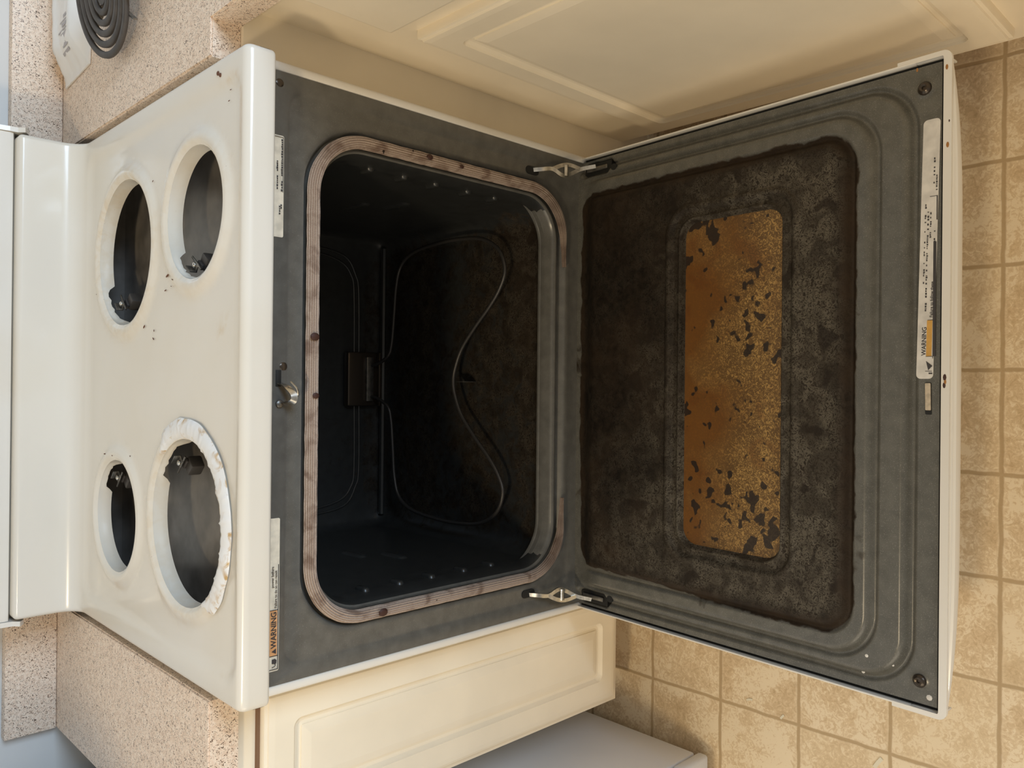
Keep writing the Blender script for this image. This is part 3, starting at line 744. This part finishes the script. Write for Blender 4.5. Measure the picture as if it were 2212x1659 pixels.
pdoor(-.588, -.4005, .128, .838, RAISED, lambda u, v, h: Vector((u, .0655-h, v)), M_THERMO, 'door', LCB)
RCB = thing('base_cabinet', 'almond base cabinet run right of the range with a drawer over a wide raised-panel door', 'cabinet', (.75, -.5, 0))
g = G(); g.box((.4635, -1.88, .102), (1.04, .0655, ZC-TH-.0005)); g.put('carcass', M_THERMO, RCB, smooth=False)
g = G(); g.box((.53, -1.86, 0), (1.04, .03, .102)); g.put('toe_kick', M_GAP, RCB, smooth=False)
g = G(); g.box((.3865, .0655, .02), (1.04, .085, ZC-TH-.0005)); g.put('filler_strip', M_THERMO, RCB, smooth=False)
pdoor(-.602, -.040, .140, .677, [(a, b*.95, c) for a, b, c in RAISED], lambda u, v, h: Vector((.464-h, u, v)), M_THERMO, 'door', RCB)
SLAB = [(0, 0, .002), (0, .013, .002), (.002, .0165, .002), (.005, .0175, .002), (.0055, .0175, .002)]
pdoor(-.602, -.036, .716, .845, SLAB, lambda u, v, h: Vector((.464-h, u, v)), M_THERMO, 'drawer', RCB)
pdoor(-1.22, -.640, .140, .677, [(a, b*.95, c) for a, b, c in RAISED], lambda u, v, h: Vector((.464-h, u, v)), M_THERMO, 'door', RCB)
pdoor(-1.22, -.640, .716, .845, SLAB, lambda u, v, h: Vector((.464-h, u, v)), M_THERMO, 'drawer', RCB)

# ------------------------------------------------------------------ refrigerator
FRG = thing('refrigerator', 'white refrigerator side standing left of the narrow cabinet', 'refrigerator', (-1.05, .3, 0))
g = G(); g.box((-1.40, -.058, .022), (-.690, .62, 1.68), .004); g.put('cabinet_body', M_FRIDGE, FRG)
g = G(); g.box((-1.40, -.128, .10), (-.688, -.063, 1.69), .012, 3); g.put('door', M_FRIDGE, FRG)
g = G(); g.box((-1.395, -.082, .012), (-.690, -.060, .098), .006, 3); g.put('toe_grille', M_FRIDGE, FRG)
for x in (-.73, -1.36):
    for y in (0, .55):
        g = G(); g.tube([(x, y, .0), (x, y, .03)], .018, 12); g.put('foot', M_DARK, FRG)

# ------------------------------------------------------------------ burner coil and mailer on the corner counter
def coil():
    c = Vector((.5545, .361, .9415)); t = thing('burner_coil', 'loose black spiral burner coil lying tilted on the corner countertop', 'burner coil', (c.x, c.y, ZC))
    a, b = .035, .20
    e1 = Vector((cos(b), 0, sin(b))); e2 = Vector((0, cos(a), sin(a))); e3 = e1.cross(e2).normalized()
    def w(x, y, z): return c+e1*x+e2*y+e3*z
    pts = []
    turns = 5.0; N = 320
    for i in range(N+1):
        k = i/N; ph = -1.9+turns*2*pi*k; r = .0925-.073*k; pts.append(w(r*cos(ph), r*sin(ph), 0))
    fl = [(.0034, .0030), (.0018, .0048), (-.0018, .0048), (-.0034, .0030), (-.0034, -.0030), (-.0018, -.0048), (.0018, -.0048), (.0034, -.0030)]
    g = G(); g.tube(pts, 1, prof=fl, up=e3); g.put('coil', M_COIL, t, angle=50)
    g = G()
    for k in range(3):
        an = 2.0+k*2*pi/3; ux, uy = cos(an), sin(an); px, py = -uy*.0011, ux*.0011
        pr = [(.010, -.003), (.096, -.003), (.096, -.009), (.010, -.014)]
        g.loft([[w(ux*r+s*px, uy*r+s*py, z) for r, z in pr] for s in (-1, 1)], cap0=True, cap1=True)
    g.put('support_spider', M_DULL, t, smooth=False)
    g = G(); g.loft([[w(.0135*cos(2*pi*k/20), .0135*sin(2*pi*k/20), z) for k in range(20)] for z in (-.004, .001, .002)], cap0=True, cap1=True); g.put('centre_cap', M_COIL, t)
    g = G()
    for s in (-.006, .006): g.tube(smooth_path([w(.03, -.0915+s*.3, -.002), w(.045, -.099+s, -.004), w(.065, -.102+s, -.007), w(.115, -.102+s, -.008)], 5), .0026, 8)
    g.put('terminal', M_DULL, t)
    g = G(); g.loft([[w(x, y, z) for x, y in ((.006, -.0935), (.016, -.0935), (.004, -.130))] for z in (-.012, -.010)], cap0=True, cap1=True); g.put('bracket_tip', M_DULL, t, smooth=False)
coil()
def bag():
    t = thing('poly_mailer', 'flat white plastic mailer with a grey printed code, lying against the backsplash', 'package', (.60, .555, ZC))
    nx, ny = 40, 22; V = []
    x0, x1, y0, y1 = .499, .760, .522, .645
    def top(u, v):
        e = min(u, 1-u, v, 1-v); puff = .024*sst(0, .22, e)*(1 if v < .9 else 1)
        return ZC+.003+puff+.0016*fbm(u*3, v*3, 1, 3)+.010*sst(.6, 1, v)*sst(0, .3, u)
    for sgn in (1, 0):
        for j in range(ny+1):
            for i in range(nx+1):
                u, v = i/nx, j/ny
                x = x0+.010*(1-v)+(x1-x0)*u; y = y0+(y1-y0)*v-.003*sin(u*9)*(1-v)
                V.append(Vector((x, y, top(u, v) if sgn else ZC+.0006)))
    n = (nx+1)*(ny+1); F = []
    for j in range(ny):
        for i in range(nx):
            a = j*(nx+1)+i; F.append([a, a+1, a+nx+2, a+nx+1]); F.append([n+a, n+a+nx+1, n+a+nx+2, n+a+1])
    per = [i for i in range(nx+1)]+[j*(nx+1)+nx for j in range(1, ny+1)]+[ny*(nx+1)+i for i in range(nx-1, -1, -1)]+[j*(nx+1) for j in range(ny-1, 0, -1)]
    for a, b in zip(per, per[1:]+per[:1]): F.append([a, b, n+b, n+a])
    o = put('bag_body', V, F, M_BAG, t, angle=60)
    g = G()
    for u0, u1, v0, v1 in ((.16, .24, .30, .52), (.255, .265, .30, .62), (.275, .30, .30, .46), (.31, .318, .30, .55), (.33, .35, .30, .42), (.13, .145, .34, .62)):
        q = []
        for u, v in ((u0, v0), (u1, v0), (u1, v1), (u0, v1)):
            q.append(Vector((x0+.010*(1-v)+(x1-x0)*u, y0+(y1-y0)*v, top(u, v)+.0006)))
        g.add(q, [[0, 1, 2, 3]])
    g.put('printed_code', M_PRINT, t, smooth=False)
bag()

# ------------------------------------------------------------------ crumbs and chips
crumbs = [(.135, .191, 2.0, .009), (.127, .163, 1.2, .005), (.120, .178, 1.3, .004), (.116, .197, 1.9, .006), (.071, .271, 2.3, .007), (.064, .235, .3, .0035), (.053, .237, .9, .006),
          (-.116, .415, 1.6, .009), (-.113, .319, 1.2, .003), (-.116, .378, 1.2, .004), (.324, .014, 1.8, .004), (.336, .010, 1.6, .004), (.347, .0005, 1, .003), (.270, .245, 2.2, .004), (.131, .472, 1.4, .004)]
for k, (x, y, a, L) in enumerate(crumbs):
    g = G(); z = .9096
    for kx, h in HOLES.items():
        r = hypot(x-h[0], y-h[1])-h[2]; z += .0052*sst(.025, .011, r) if r > 0 else 0
    g.ball((x, y, z+.0006), L/2, 8, 5, sx=1, sy=.22 if L > .0036 else .6, sz=.28, mat=Matrix.Rotation(a, 3, 'Z'))
    tag(g.put('crumb', M_CRUMB), 'tiny brown crumb lying on the white cooktop', 'crumb', 'crumbs on the cooktop')
g = G(); g.ball((.361, .036, .9138), .0030, 8, 5, sz=.5); g.ball((.3575, .030, .9138), .0027, 8, 5, sz=.5)
tag(g.put('crumb', M_CRUMB), 'pair of stuck dark crumbs at the right rear of the cooktop front rim', 'crumb')
for (x, y), a, L, lb in (((-.569, -.158), .3, .012, 'small curved pale chip on the floor tiles nearest the narrow cabinet'), ((-.581, -.221), .9, .010, 'small straight pale chip on the floor, midway between the other two chips'), ((-.606, -.385), 1.0, .022, 'largest pale chip on the floor, farthest from the cabinet')):
    g = G(); P = smooth_path([(x-L/2*sin(a)-.0, y+L/2*cos(a), .0012), (x+.001, y, .0012), (x+L/2*sin(a), y-L/2*cos(a), .0012)], 4)
    g.tube(P, 1, prof=[(.0006, .003 if L > .015 else .0015), (.0006, -.003 if L > .015 else -.0015), (-.0006, -.002), (-.0006, .002)], up=(0, 0, 1))
    tag(g.put('paint_chip', M_CHIP), lb, 'chip', 'pale chips on the floor')
